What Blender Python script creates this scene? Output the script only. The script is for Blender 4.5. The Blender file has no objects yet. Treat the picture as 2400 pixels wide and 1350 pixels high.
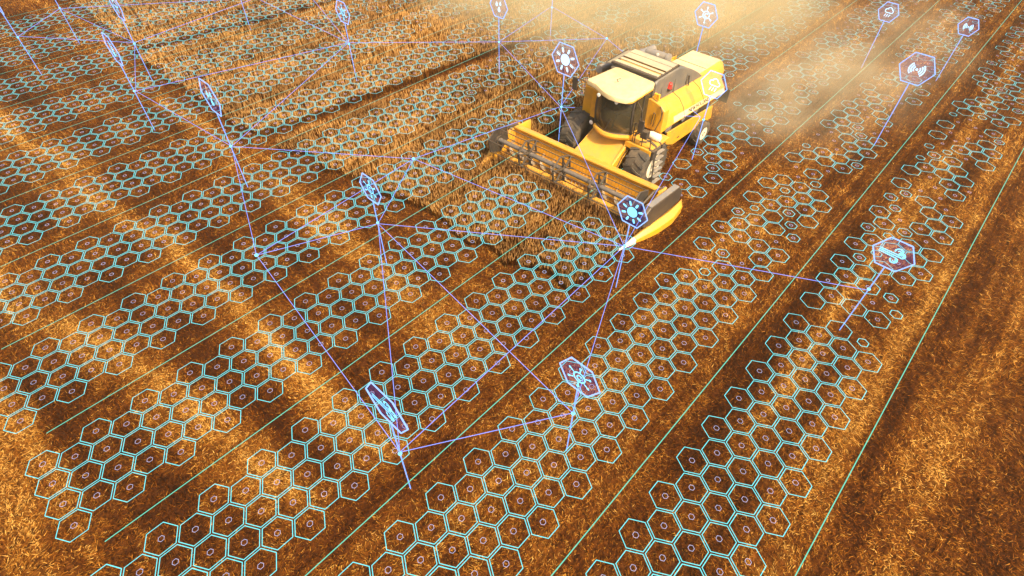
import bpy, bmesh, math, random
import numpy as np
from mathutils import Vector, Matrix

R = math.radians
random.seed(7)
rng = np.random.default_rng(11)
sc = bpy.context.scene
COL = sc.collection

# ------------------------------------------------------------------ camera, sky, sun, exposure
# field frame: X runs along the crop rows away from the camera, Y to the left of them, Z up, metres.
K = 0.4            # metres per hexagon lattice unit
H0 = 0.46          # height at which the drawn light grid floats over the stubble
CAM = Vector((8.317 * K, -39.63 * K, 31.4107 * K + H0))
right = Vector((0.683903910767084, -0.7295005056141818, 0.010220232196061321))
up = Vector((0.5289262135219519, 0.5054176099245207, 0.681755161496791))
fwd = Vector((0.5025062203463941, 0.4608492724165225, -0.7315090201947909))
cam = bpy.data.cameras.new('camera')
cam.sensor_width = 36.0
cam.lens = 1283.2946 / 2400 * 36.0
cam.clip_start = 0.1
cam.clip_end = 3000
camo = bpy.data.objects.new('camera', cam)
COL.objects.link(camo)
camo.matrix_world = Matrix(((right.x, up.x, -fwd.x, CAM.x), (right.y, up.y, -fwd.y, CAM.y),
                            (right.z, up.z, -fwd.z, CAM.z), (0, 0, 0, 1)))
sc.camera = camo

SUN_EL = 50.0
SUN_AZ = -106.0      # direction towards the sun, degrees from +X to +Y
world = bpy.data.worlds.new('World')
sc.world = world
world.use_nodes = True
nt = world.node_tree
nt.nodes.clear()
sky = nt.nodes.new('ShaderNodeTexSky')
sky.sky_type = 'NISHITA'
sky.sun_disc = False
sky.sun_elevation = R(SUN_EL)
sky.sun_rotation = R(90 - SUN_AZ)
sky.air_density = 1.0
sky.dust_density = 8.0
sky.ozone_density = 0.2
bg = nt.nodes.new('ShaderNodeBackground')
bg.inputs[1].default_value = 0.15
wo = nt.nodes.new('ShaderNodeOutputWorld')
nt.links.new(sky.outputs[0], bg.inputs[0])
nt.links.new(bg.outputs[0], wo.inputs[0])

sl = bpy.data.lights.new('sun', 'SUN')
sl.energy = 5.0
sl.angle = R(0.6)
sl.color = (1.0, 0.80, 0.50)
so = bpy.data.objects.new('sun', sl)
COL.objects.link(so)
sd = Vector((math.cos(R(SUN_EL)) * math.cos(R(SUN_AZ)), math.cos(R(SUN_EL)) * math.sin(R(SUN_AZ)), math.sin(R(SUN_EL))))
so.rotation_euler = sd.to_track_quat('Z', 'Y').to_euler()

vs = sc.view_settings
vs.view_transform = 'Standard'
vs.look = 'None'
vs.exposure = 0.80
vs.gamma = 1.0
vs.use_curve_mapping = False
sc.cycles.volume_step_rate = 2.0
sc.cycles.volume_max_steps = 64
sc.cycles.max_bounces = 6
sc.cycles.transparent_max_bounces = 12

# ------------------------------------------------------------------ materials
MATS = {}


def nodes_of(m):
    m.use_nodes = True
    n = m.node_tree
    n.nodes.clear()
    return n, n.nodes, n.links


def new_mat(name, base, rough=0.5, metal=0.0, dirt=None, dirt_amt=0.35, dirt_scale=6.0, bump=0.0, coat=0.0, rough_var=0.12, dust=0.0):
    m = bpy.data.materials.new(name)
    n, N, L = nodes_of(m)
    out = N.new('ShaderNodeOutputMaterial')
    b = N.new('ShaderNodeBsdfPrincipled')
    L.new(b.outputs[0], out.inputs[0])
    b.inputs['Metallic'].default_value = metal
    if 'Coat Weight' in b.inputs:
        b.inputs['Coat Weight'].default_value = coat
    tc = N.new('ShaderNodeTexCoord')
    nz = N.new('ShaderNodeTexNoise')
    nz.inputs['Scale'].default_value = dirt_scale
    nz.inputs['Detail'].default_value = 7
    nz.inputs['Roughness'].default_value = 0.65
    L.new(tc.outputs['Object'], nz.inputs['Vector'])
    ramp = N.new('ShaderNodeValToRGB')
    ramp.color_ramp.elements[0].position = 0.42
    ramp.color_ramp.elements[1].position = 0.72
    L.new(nz.outputs[0], ramp.inputs[0])
    mul = N.new('ShaderNodeMath')
    mul.operation = 'MULTIPLY'
    mul.inputs[1].default_value = dirt_amt
    L.new(ramp.outputs[0], mul.inputs[0])
    mix = N.new('ShaderNodeMix')
    mix.data_type = 'RGBA'
    mix.inputs[6].default_value = (*base, 1)
    mix.inputs[7].default_value = (*(dirt or (base[0] * .6, base[1] * .55, base[2] * .5)), 1)
    L.new(mul.outputs[0], mix.inputs[0])
    last = mix.outputs[2]
    if dust:
        # chaff and dust settled on whatever faces up
        geo = N.new('ShaderNodeNewGeometry')
        sep = N.new('ShaderNodeSeparateXYZ')
        L.new(geo.outputs['Normal'], sep.inputs[0])
        upm = N.new('ShaderNodeMapRange')
        upm.inputs[1].default_value = -0.1
        upm.inputs[2].default_value = 0.95
        L.new(sep.outputs[2], upm.inputs[0])
        nf = N.new('ShaderNodeTexNoise')
        nf.inputs['Scale'].default_value = 22.0
        nf.inputs['Detail'].default_value = 8
        nf.inputs['Roughness'].default_value = 0.8
        L.new(tc.outputs['Object'], nf.inputs['Vector'])
        nr = N.new('ShaderNodeMapRange')
        nr.inputs[1].default_value = 0.36
        nr.inputs[2].default_value = 0.64
        L.new(nf.outputs[0], nr.inputs[0])
        m1 = N.new('ShaderNodeMath'); m1.operation = 'MULTIPLY'
        L.new(upm.outputs[0], m1.inputs[0]); L.new(nr.outputs[0], m1.inputs[1])
        m2 = N.new('ShaderNodeMath'); m2.operation = 'MULTIPLY'
        m2.inputs[1].default_value = dust
        L.new(m1.outputs[0], m2.inputs[0])
        mx2 = N.new('ShaderNodeMix'); mx2.data_type = 'RGBA'
        mx2.inputs[7].default_value = (0.40, 0.26, 0.11, 1)
        L.new(m2.outputs[0], mx2.inputs[0]); L.new(last, mx2.inputs[6])
        last = mx2.outputs[2]
    L.new(last, b.inputs['Base Color'])
    mr = N.new('ShaderNodeMapRange')
    mr.inputs[3].default_value = max(0.02, rough - rough_var)
    mr.inputs[4].default_value = min(1.0, rough + rough_var)
    L.new(nz.outputs[0], mr.inputs[0])
    L.new(mr.outputs[0], b.inputs['Roughness'])
    if bump:
        bp = N.new('ShaderNodeBump')
        bp.inputs['Strength'].default_value = bump
        bp.inputs['Distance'].default_value = 0.02
        L.new(nz.outputs[0], bp.inputs['Height'])
        L.new(bp.outputs[0], b.inputs['Normal'])
    MATS[name] = m
    return m


def emis_mat(name, col, strength):
    m = bpy.data.materials.new(name)
    n, N, L = nodes_of(m)
    out = N.new('ShaderNodeOutputMaterial')
    e = N.new('ShaderNodeEmission')
    e.inputs[0].default_value = (*col, 1)
    e.inputs[1].default_value = strength
    L.new(e.outputs[0], out.inputs[0])
    m.cycles.emission_sampling = 'NONE'
    MATS[name] = m
    return m


DUST = (0.50, 0.33, 0.14)
new_mat('yellow_paint', (0.62, 0.295, 0.008), 0.42, dirt=(0.36, 0.19, 0.05), dirt_amt=0.75, dirt_scale=2.4, coat=0.1, dust=0.55)
new_mat('cream_paint', (0.62, 0.50, 0.27), 0.5, dirt=(0.44, 0.31, 0.13), dirt_amt=0.6, dirt_scale=2.5, dust=0.4)
new_mat('dark_metal', (0.026, 0.023, 0.022), 0.5, dirt=(0.08, 0.055, 0.035), dirt_amt=0.4, dirt_scale=4.0, dust=0.25)
new_mat('grey_metal', (0.17, 0.16, 0.15), 0.5, dirt=(0.30, 0.23, 0.14), dirt_amt=0.6, dirt_scale=3.0)
new_mat('tank_grey', (0.10, 0.095, 0.085), 0.55, dirt=(0.24, 0.19, 0.12), dirt_amt=0.6, dirt_scale=2.0)
new_mat('lid_metal', (0.34, 0.29, 0.20), 0.5, dirt=(0.55, 0.42, 0.22), dirt_amt=0.7, dirt_scale=2.5)
new_mat('rubber', (0.045, 0.038, 0.030), 0.85, dirt=(0.16, 0.11, 0.06), dirt_amt=0.7, dirt_scale=3.5, bump=0.3)
new_mat('rim_paint', (0.72, 0.64, 0.48), 0.5, dirt=(0.35, 0.24, 0.12), dirt_amt=0.6)
new_mat('reel_grey', (0.075, 0.075, 0.08), 0.45, dirt=(0.16, 0.12, 0.08), dirt_amt=0.5, dirt_scale=3.0, dust=0.3)
new_mat('bright_steel', (0.62, 0.58, 0.5), 0.35, metal=0.7, dirt=(0.4, 0.3, 0.15), dirt_amt=0.5)
new_mat('wear_white', (0.75, 0.66, 0.5), 0.5, dirt=(0.5, 0.36, 0.18), dirt_amt=0.7)
new_mat('grain', (0.60, 0.36, 0.10), 0.8, bump=0.8, dirt_scale=40)
new_mat('red_lens', (0.55, 0.03, 0.02), 0.25)
new_mat('clear_lens', (0.8, 0.75, 0.65), 0.15)
new_mat('amber_lens', (0.8, 0.4, 0.03), 0.25)
new_mat('seat_fabric', (0.05, 0.05, 0.05), 0.9)
new_mat('ink', (0.02, 0.018, 0.02), 0.6, dirt_amt=0.1)


def glass_mat():
    m = bpy.data.materials.new('cab_glass')
    n, N, L = nodes_of(m)
    out = N.new('ShaderNodeOutputMaterial')
    b = N.new('ShaderNodeBsdfPrincipled')
    b.inputs['Base Color'].default_value = (0.05, 0.043, 0.026, 1)
    tr = N.new('ShaderNodeBsdfTransparent')
    tr.inputs[0].default_value = (0.55, 0.5, 0.36, 1)
    tc = N.new('ShaderNodeTexCoord')
    nz = N.new('ShaderNodeTexNoise')
    nz.inputs['Scale'].default_value = 3.0
    nz.inputs['Detail'].default_value = 6
    L.new(tc.outputs['Object'], nz.inputs['Vector'])
    mr = N.new('ShaderNodeMapRange')
    mr.inputs[3].default_value = 0.02
    mr.inputs[4].default_value = 0.16
    L.new(nz.outputs[0], mr.inputs[0])
    L.new(mr.outputs[0], b.inputs['Roughness'])
    mx = N.new('ShaderNodeMixShader')
    mx.inputs[0].default_value = 0.7
    L.new(tr.outputs[0], mx.inputs[1])
    L.new(b.outputs[0], mx.inputs[2])
    L.new(mx.outputs[0], out.inputs[0])
    MATS['cab_glass'] = m


glass_mat()


def pane_mat():
    m = bpy.data.materials.new('marker_pane')
    n, N, L = nodes_of(m)
    out = N.new('ShaderNodeOutputMaterial')
    tr = N.new('ShaderNodeBsdfTransparent')
    tr.inputs[0].default_value = (0.95, 0.94, 0.98, 1)
    e = N.new('ShaderNodeEmission')
    e.inputs[0].default_value = (0.12, 0.08, 0.75, 1)
    e.inputs[1].default_value = 0.035
    ad = N.new('ShaderNodeAddShader')
    L.new(tr.outputs[0], ad.inputs[0])
    L.new(e.outputs[0], ad.inputs[1])
    L.new(ad.outputs[0], out.inputs[0])
    m.cycles.emission_sampling = 'NONE'
    MATS['marker_pane'] = m


pane_mat()
emis_mat('cyan_light', (0.16, 0.78, 0.80), 0.95)
emis_mat('lilac_light', (0.62, 0.62, 0.90), 0.72)
emis_mat('green_light', (0.16, 0.78, 0.55), 0.74)
emis_mat('violet_light', (0.27, 0.36, 1.0), 0.95)
emis_mat('pole_light', (0.22, 0.40, 1.0), 1.0)
emis_mat('blue_light', (0.24, 0.42, 1.0), 1.25)
emis_mat('icon_light', (0.20, 0.66, 1.0), 1.3)
emis_mat('icon_white', (0.42, 0.70, 1.0), 1.35)


def straw_mat(name, transl=0.35, rough=0.7):
    m = bpy.data.materials.new(name)
    n, N, L = nodes_of(m)
    out = N.new('ShaderNodeOutputMaterial')
    at = N.new('ShaderNodeVertexColor')
    at.layer_name = 'straw'
    d = N.new('ShaderNodeBsdfDiffuse')
    t = N.new('ShaderNodeBsdfTranslucent')
    L.new(at.outputs[0], d.inputs[0])
    L.new(at.outputs[0], t.inputs[0])
    mx = N.new('ShaderNodeMixShader')
    mx.inputs[0].default_value = transl
    L.new(d.outputs[0], mx.inputs[1])
    L.new(t.outputs[0], mx.inputs[2])
    L.new(mx.outputs[0], out.inputs[0])
    MATS[name] = m
    return m


straw_mat('straw_blades', 0.35)
straw_mat('wheat_blades', 0.42)


def ground_mat():
    m = bpy.data.materials.new('stubble_soil')
    n, N, L = nodes_of(m)
    out = N.new('ShaderNodeOutputMaterial')
    b = N.new('ShaderNodeBsdfPrincipled')
    b.inputs['Roughness'].default_value = 0.95
    if 'Specular IOR Level' in b.inputs:
        b.inputs['Specular IOR Level'].default_value = 0.1
    L.new(b.outputs[0], out.inputs[0])
    at = N.new('ShaderNodeVertexColor')
    at.layer_name = 'straw'
    geo = N.new('ShaderNodeNewGeometry')
    nz = N.new('ShaderNodeTexNoise')
    nz.inputs['Scale'].default_value = 9.0
    nz.inputs['Detail'].default_value = 9
    nz.inputs['Roughness'].default_value = 0.72
    L.new(geo.outputs['Position'], nz.inputs['Vector'])
    r = N.new('ShaderNodeValToRGB')
    r.color_ramp.elements[0].position = 0.36
    r.color_ramp.elements[0].color = (0.16, 0.12, 0.10, 1)
    r.color_ramp.elements[1].position = 0.68
    r.color_ramp.elements[1].color = (1.25, 1.25, 1.2, 1)
    L.new(nz.outputs[0], r.inputs[0])
    mx = N.new('ShaderNodeMix')
    mx.data_type = 'RGBA'
    mx.blend_type = 'MULTIPLY'
    mx.inputs[0].default_value = 1.0
    L.new(at.outputs[0], mx.inputs[6])
    L.new(r.outputs[0], mx.inputs[7])
    L.new(mx.outputs[2], b.inputs['Base Color'])
    bp = N.new('ShaderNodeBump')
    bp.inputs['Strength'].default_value = 0.9
    bp.inputs['Distance'].default_value = 0.06
    L.new(nz.outputs[0], bp.inputs['Height'])
    L.new(bp.outputs[0], b.inputs['Normal'])
    MATS['stubble_soil'] = m


ground_mat()

# ------------------------------------------------------------------ mesh helpers


def link(o, parent=None):
    COL.objects.link(o)
    if parent is not None:
        o.parent = parent
    return o


def tag(o, label=None, cat=None, group=None, kind=None):
    if label: o['label'] = label
    if cat: o['category'] = cat
    if group: o['group'] = group
    if kind: o['kind'] = kind
    return o


def empty(name, loc=(0, 0, 0)):
    o = bpy.data.objects.new(name, None)
    o.empty_display_size = 0.2
    o.location = loc
    return link(o)


class MB:
    """collects shapes for one mesh"""

    def __init__(s):
        s.v = []
        s.f = []

    def add(s, vs, fs):
        o = len(s.v)
        s.v += [tuple(p) for p in vs]
        s.f += [tuple(i + o for i in q) for q in fs]
        return s

    def box(s, x0, x1, y0, y1, z0, z1):
        vs = [(x, y, z) for z in (z0, z1) for y in (y0, y1) for x in (x0, x1)]
        return s.add(vs, [(0, 1, 3, 2), (4, 6, 7, 5), (0, 4, 5, 1), (2, 3, 7, 6), (0, 2, 6, 4), (1, 5, 7, 3)])

    def prism(s, pts, axis, lo, hi):
        """polygon of 2-D points extruded along an axis ('x','y','z') from lo to hi; lo/hi may be functions of the point"""
        def P(p, t):
            t = t(p) if callable(t) else t
            return {'x': (t, p[0], p[1]), 'y': (p[0], t, p[1]), 'z': (p[0], p[1], t)}[axis]
        n = len(pts)
        vs = [P(p, lo) for p in pts] + [P(p, hi) for p in pts]
        fs = [tuple(range(n)), tuple(range(2 * n - 1, n - 1, -1))]
        fs += [(i, (i + 1) % n, n + (i + 1) % n, n + i) for i in range(n)]
        return s.add(vs, fs)

    def loft(s, rings, cap=True, closed=True):
        n = len(rings[0])
        vs = [p for r in rings for p in r]
        fs = []
        for j in range(len(rings) - 1):
            for i in range(n if closed else n - 1):
                a, b = j * n + i, j * n + (i + 1) % n
                fs.append((a, b, b + n, a + n))
        if cap and closed:
            fs.append(tuple(range(n - 1, -1, -1)))
            fs.append(tuple(range((len(rings) - 1) * n, len(rings) * n)))
        return s.add(vs, fs)

    def tube(s, p0, p1, r0, r1=None, n=10, cap=True):
        r1 = r0 if r1 is None else r1
        a, b = Vector(p0), Vector(p1)
        d = (b - a).normalized()
        q = d.orthogonal().normalized()
        w = d.cross(q)
        R0 = [a + r0 * (math.cos(t) * q + math.sin(t) * w) for t in [2 * math.pi * i / n for i in range(n)]]
        R1 = [b + r1 * (math.cos(t) * q + math.sin(t) * w) for t in [2 * math.pi * i / n for i in range(n)]]
        return s.loft([R0, R1], cap)

    def path(s, pts, r, n=6):
        for a, b in zip(pts, pts[1:]):
            s.tube(a, b, r, n=n)
        return s

    def lathe(s, prof, n=32, axis='y', c=(0, 0, 0)):
        """profile (radius, t) turned about an axis through c"""
        rings = []
        for r, t in prof:
            ring = []
            for i in range(n):
                a = 2 * math.pi * i / n
                x, y = r * math.cos(a), r * math.sin(a)
                p = {'y': (x, t, y), 'x': (t, x, y), 'z': (x, y, t)}[axis]
                ring.append((p[0] + c[0], p[1] + c[1], p[2] + c[2]))
            rings.append(ring)
        return s.loft(rings, True)

    def mesh(s, name, mat, smooth=False):
        me = bpy.data.meshes.new(name)
        me.from_pydata(s.v, [], s.f)
        bm = bmesh.new()
        bm.from_mesh(me)
        bmesh.ops.recalc_face_normals(bm, faces=bm.faces)
        bm.to_mesh(me)
        bm.free()
        me.materials.append(MATS[mat])
        if smooth:
            me.polygons.foreach_set('use_smooth', [True] * len(me.polygons))
            try:
                me.set_sharp_from_angle(angle=R(40))
            except Exception:
                pass
        return me

    def build(s, name, mat, parent=None, bevel=0.0, smooth=False, seg=2):
        o = bpy.data.objects.new(name, s.mesh(name, mat, smooth))
        link(o, parent)
        if bevel:
            m = o.modifiers.new('bevel', 'BEVEL')
            m.width = bevel
            m.segments = seg
            m.limit_method = 'ANGLE'
            m.angle_limit = R(35)
        return o


# ------------------------------------------------------------------ the field: colour map shared by soil and straw
def lerp(a, b, t):
    return a + (b - a) * t


class VNoise:
    def __init__(s, seed, n=256):
        s.g = np.random.default_rng(seed).random((n, n))
        s.n = n

    def __call__(s, x, y):
        xi, yi = np.floor(x).astype(int), np.floor(y).astype(int)
        fx, fy = x - xi, y - yi
        fx, fy = fx * fx * (3 - 2 * fx), fy * fy * (3 - 2 * fy)
        n = s.n
        a = s.g[xi % n, yi % n]; b = s.g[(xi + 1) % n, yi % n]
        c = s.g[xi % n, (yi + 1) % n]; d = s.g[(xi + 1) % n, (yi + 1) % n]
        return (a * (1 - fx) + b * fx) * (1 - fy) + (c * (1 - fx) + d * fx) * fy


N1, N2, N3, N4 = VNoise(1), VNoise(2), VNoise(3), VNoise(4)


def crop_edge(v):
    return np.interp(v, [-80, -41, -18, 4.3, 17, 21, 24], [27.6, 27.0, 27.6, 31.6, 32.2, 33.2, 34.5]) + 1.2 * (N3(v * .35, v * 0 + 7) - .5) + .8 * (N4(v * 1.3, v * 0) - .5)


def trough(u, v):
    """wheel track through the standing crop"""
    c = -14.3 + (u - 29.3) * 0.117
    d = np.abs(v - c) + .5 * (N3(u * .7, v * .7) - .5)
    c2 = -44.5 + (u - 29.3) * 0.117
    d2 = np.abs(v - c2) + .5 * (N3(u * .7, v * .7) - .5)
    return (d < 1.15) | (d2 < 0.8)


def in_crop(u, v):
    e = crop_edge(v)
    w = .5 * (N4(u * .9, v * .9) - .5)
    left = (u > e) & (v < 6.9 + w)
    front = (u > e) & (u < 43.2 + w) & (v < 23.0 + w)
    return (left | front) & ~trough(u, v)


def cover(u, v):
    """straw tone of the ground, 0..1: swaths, wheel tracks, and shadows and light streaks painted in"""
    head = np.clip((crop_edge(v) - u) / 2, 0, 1) * np.clip((27 - v) / 7, 0, 1)      # headland, worked across
    side = 1 - np.clip((27 - v) / 7, 0, 1)
    behind = np.clip((u - 44) / 4, 0, 1) * np.clip((v - 6) / 2, 0, 1)
    run = np.clip(side + behind, 0, 1)                                              # worked along the rows
    wob = .9 * (N3(u * .15, v * .15) - .5)
    # streaky unevenness that follows the working direction
    na = N1(u * .9, v * .10) * .55 + N2(u * 2.0, v * .3) * .45
    nb = N1(u * .08, v * .9) * .55 + N2(u * .25, v * 2.1) * .45
    iso = N2(u * .45, v * .45) * .5 + N3(u * 1.5, v * 1.5) * .5
    fine = N4(u * 3.7, v * 3.7)
    c = .40 + (iso - .5) * .42 + (fine - .5) * .34
    c = c + head * (na - .5) * .55 + run * (nb - .5) * .55

    def band(cu, w, amp):
        return amp * np.exp(-((u - cu + wob * 1.4) / w) ** 2)
    A = np.interp(v, [-60, -38, -15, 0, 10, 18, 30], [8.0, 10.0, 12.6, 14.6, 14.2, 14.6, 16])
    Bc = np.interp(v, [-30, -4, 4.6, 10.7, 15, 24.6], [-1.0, 3.6, 6.2, 7.6, 8.4, 11.3])
    D = np.interp(v, [-60, -20, -9, 2.5, 8.5, 20], [4.0, 6.0, 8.0, 9.9, 10.2, 12.0])
    E_ = np.interp(v, [-60, -28, -10, 11, 17, 24], [12, 14.8, 17.4, 17.9, 17.3, 18])
    c = c + head * (band(A, 1.0, .42) + band(Bc, 1.4, .38) + band(np.full_like(v, -1.4), 1.9, .34)  # long shadows and light streaks on the headland, put into the straw tone
                    - band(D, 1.5, .22) - band(E_, 1.9, .22) - band(Bc - 4.4, 1.6, .20)
                    + band(np.full_like(v, 24.8), 1.6, .20) - band(np.full_like(v, 21.3), 1.3, .10) - band(crop_edge(v) - .6, 1.2, .16))  # last band: shadow along the crop edge, painted as darker ground

    def row(cv, w, amp, u0=-50., u1=400.):
        k = np.clip((u - u0) / 6, 0, 1) * np.clip((u1 - u) / 8, 0, 1)
        return amp * k * np.exp(-((v - cv + wob * .35) / w) ** 2)
    c = c + run * (row(37.2, 1.15, -.30, 24, 60) + row(37.0, 1.0, -.13) + row(19.3, .7, -.22, 50) + row(11.8, .7, -.22, 50) + row(15.5, 1.5, .22, 57) + row(39.45, .55, .36, 30) + row(41.5, .8, -.08) + row(44.1, .55, .36)
                   + row(45.9, .9, -.14) + row(49.4, 1.5, .16) + row(53.5, 2.0, -.08) + row(29.2, 1.4, .16) + row(33.5, 1.2, -.05) + row(25.0, 1.2, -.14))  # last row: darker stubble stands in for shade beside the harvester
    rows = .10 * np.sin(2 * np.pi * v / 1.05 + 2 * wob) + .07 * np.sin(2 * np.pi * v / 2.35)
    c = c + run * rows * (.35 + .65 * np.clip((u - 38) / 20, 0, 1))
    return np.clip(c, 0, 1)


RAMP_T = [0, .22, .45, .66, .85, 1]
RAMP = np.array([(0.055, 0.0145, 0.0028), (0.115, 0.031, 0.0042), (0.210, 0.065, 0.0075), (0.34, 0.130, 0.016), (0.52, 0.255, 0.042), (0.70, 0.40, 0.10)])


def ramp(t):
    return np.stack([np.interp(t, RAMP_T, RAMP[:, i]) for i in range(3)], -1)


def color_attr(me, rgb):
    a = me.color_attributes.new('straw', 'FLOAT_COLOR', 'POINT')
    rgba = np.ones((len(rgb), 4), np.float32)
    rgba[:, :3] = rgb
    a.data.foreach_set('color', rgba.ravel())


def ground():
    xs = np.concatenate([np.linspace(-900, -30, 12), np.arange(-24, 70, .22), np.linspace(76, 900, 12)])
    ys = np.concatenate([np.linspace(-900, -40, 12), np.arange(-34, 46, .22), np.linspace(52, 900, 12)])
    X, Y = np.meshgrid(xs, ys, indexing='ij')
    u, v = X / K, -Y / K
    Z = .05 * (N2(u * .5, v * .5) - .5) + .05 * (N4(u * 1.7, v * 1.7) - .5) - 0.02
    n, m = X.shape
    V = np.stack([X, Y, Z], -1).reshape(-1, 3)
    i = np.arange(n * m).reshape(n, m)
    F = np.stack([i[:-1, :-1], i[1:, :-1], i[1:, 1:], i[:-1, 1:]], -1).reshape(-1, 4)
    me = bpy.data.meshes.new('field')
    me.vertices.add(len(V)); me.vertices.foreach_set('co', V.ravel().astype(np.float32))
    me.loops.add(F.size); me.loops.foreach_set('vertex_index', F.ravel().astype(np.int32))
    me.polygons.add(len(F)); me.polygons.foreach_set('loop_start', np.arange(0, F.size, 4, dtype=np.int32))
    me.update(calc_edges=True)
    me.polygons.foreach_set('use_smooth', [True] * len(F))
    c = cover(u, v).ravel()
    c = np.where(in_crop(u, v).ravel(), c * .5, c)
    color_attr(me, ramp(c * .8) * .62)
    me.materials.append(MATS['stubble_soil'])
    o = link(bpy.data.objects.new('ground', me))
    tag(o, 'brown soil of the harvested grain field under the straw', 'ground', kind='structure')


ground()


def scatter(n):
    """random points over the field in front of the camera, thinner with distance"""
    x = rng.uniform(-14, 66, n); y = rng.uniform(-30, 44, n)
    rel = np.stack([x - CAM.x, y - CAM.y], 1)
    f2 = np.array([fwd.x, fwd.y]); f2 /= np.linalg.norm(f2)
    r2 = np.array([f2[1], -f2[0]])
    a = rel @ f2; b = rel @ r2
    d = np.sqrt(a * a + b * b + CAM.z ** 2)
    ok = (a > 1.0) & (np.abs(b) < 0.98 * a + 8.5) & (a < 52)
    p = np.clip((17.0 / d) ** 1.7, 0, 1)
    ok &= rng.random(n) < p
    return x[ok], y[ok], d[ok]


def tri_mesh(name, P, rgb, mat):
    """P (n,3,3) triangles, rgb (n,3,3) colours"""
    n = len(P)
    me = bpy.data.meshes.new(name)
    me.vertices.add(n * 3); me.vertices.foreach_set('co', P.reshape(-1).astype(np.float32))
    me.loops.add(n * 3); me.loops.foreach_set('vertex_index', np.arange(n * 3, dtype=np.int32))
    me.polygons.add(n); me.polygons.foreach_set('loop_start', np.arange(0, n * 3, 3, dtype=np.int32))
    me.update(calc_edges=True)
    color_attr(me, rgb.reshape(-1, 3))
    me.materials.append(MATS[mat])
    return link(bpy.data.objects.new(name, me))


def blades(x, y, z0, ang, lean, length, width):
    """thin tapered triangles: base at (x,y,z0), leaning from the vertical by lean towards ang"""
    dx = np.stack([np.cos(ang) * np.sin(lean), np.sin(ang) * np.sin(lean), np.cos(lean)], -1)
    wa = ang + np.pi / 2 + rng.normal(0, .5, len(x))
    w = np.stack([np.cos(wa), np.sin(wa), np.zeros_like(wa)], -1) * (width / 2)[:, None]
    b = np.stack([x, y, z0], -1)
    return np.stack([b - w, b + w, b + dx * length[:, None]], 1)


def stubble():
    x, y, d = scatter(4200000)
    u, v = x / K, -y / K
    keep = ~in_crop(u, v)
    # under the wheels and the header nothing stands
    x, y, d, u, v = x[keep], y[keep], d[keep], u[keep], v[keep]
    c = cover(u, v)
    n = len(x)
    lying = rng.random(n) < (.35 + .45 * c)
    gs = (d / 15.0) ** .62
    # standing stalks keep to the drill rows
    step = .36
    along = v > crop_edge(v) * 0 + 24
    rv = np.round(v / step) * step + rng.normal(0, .05, n)
    ru = np.round(u / step) * step + rng.normal(0, .05, n)
    y = np.where(~lying & along, -rv * K, y)
    x = np.where(~lying & ~along, ru * K, x)
    length = np.where(lying, rng.uniform(.05, .15, n), rng.uniform(.05, .13, n)) * gs
    width = rng.uniform(.008, .021, n) * gs
    sw = N1(u * .16 + 40, v * .16) * 7.0            # the lie of the straw changes slowly over the field
    ang = np.where(rng.random(n) < .65, sw + rng.normal(0, .6, n), rng.uniform(0, 2 * np.pi, n))
    lean = np.where(lying, rng.normal(1.38, .13, n), np.abs(rng.normal(.2, .28, n)))
    z0 = np.where(lying, rng.uniform(.0, .09, n), -.01)
    P = blades(x, y, z0, ang, lean, length, width)
    t = np.clip(c + rng.normal(.06, .20, n) + np.where(lying, .06, 0), 0, 1)
    col = ramp(t)
    col *= rng.uniform(.75, 1.15, n)[:, None]
    o = tri_mesh('stubble', P, np.repeat(col[:, None, :], 3, 1), 'straw_blades')
    tag(o, 'cut golden brown straw stubble covering the harvested ground', 'stubble', kind='stuff')
    print('stubble', n)


stubble()


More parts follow.
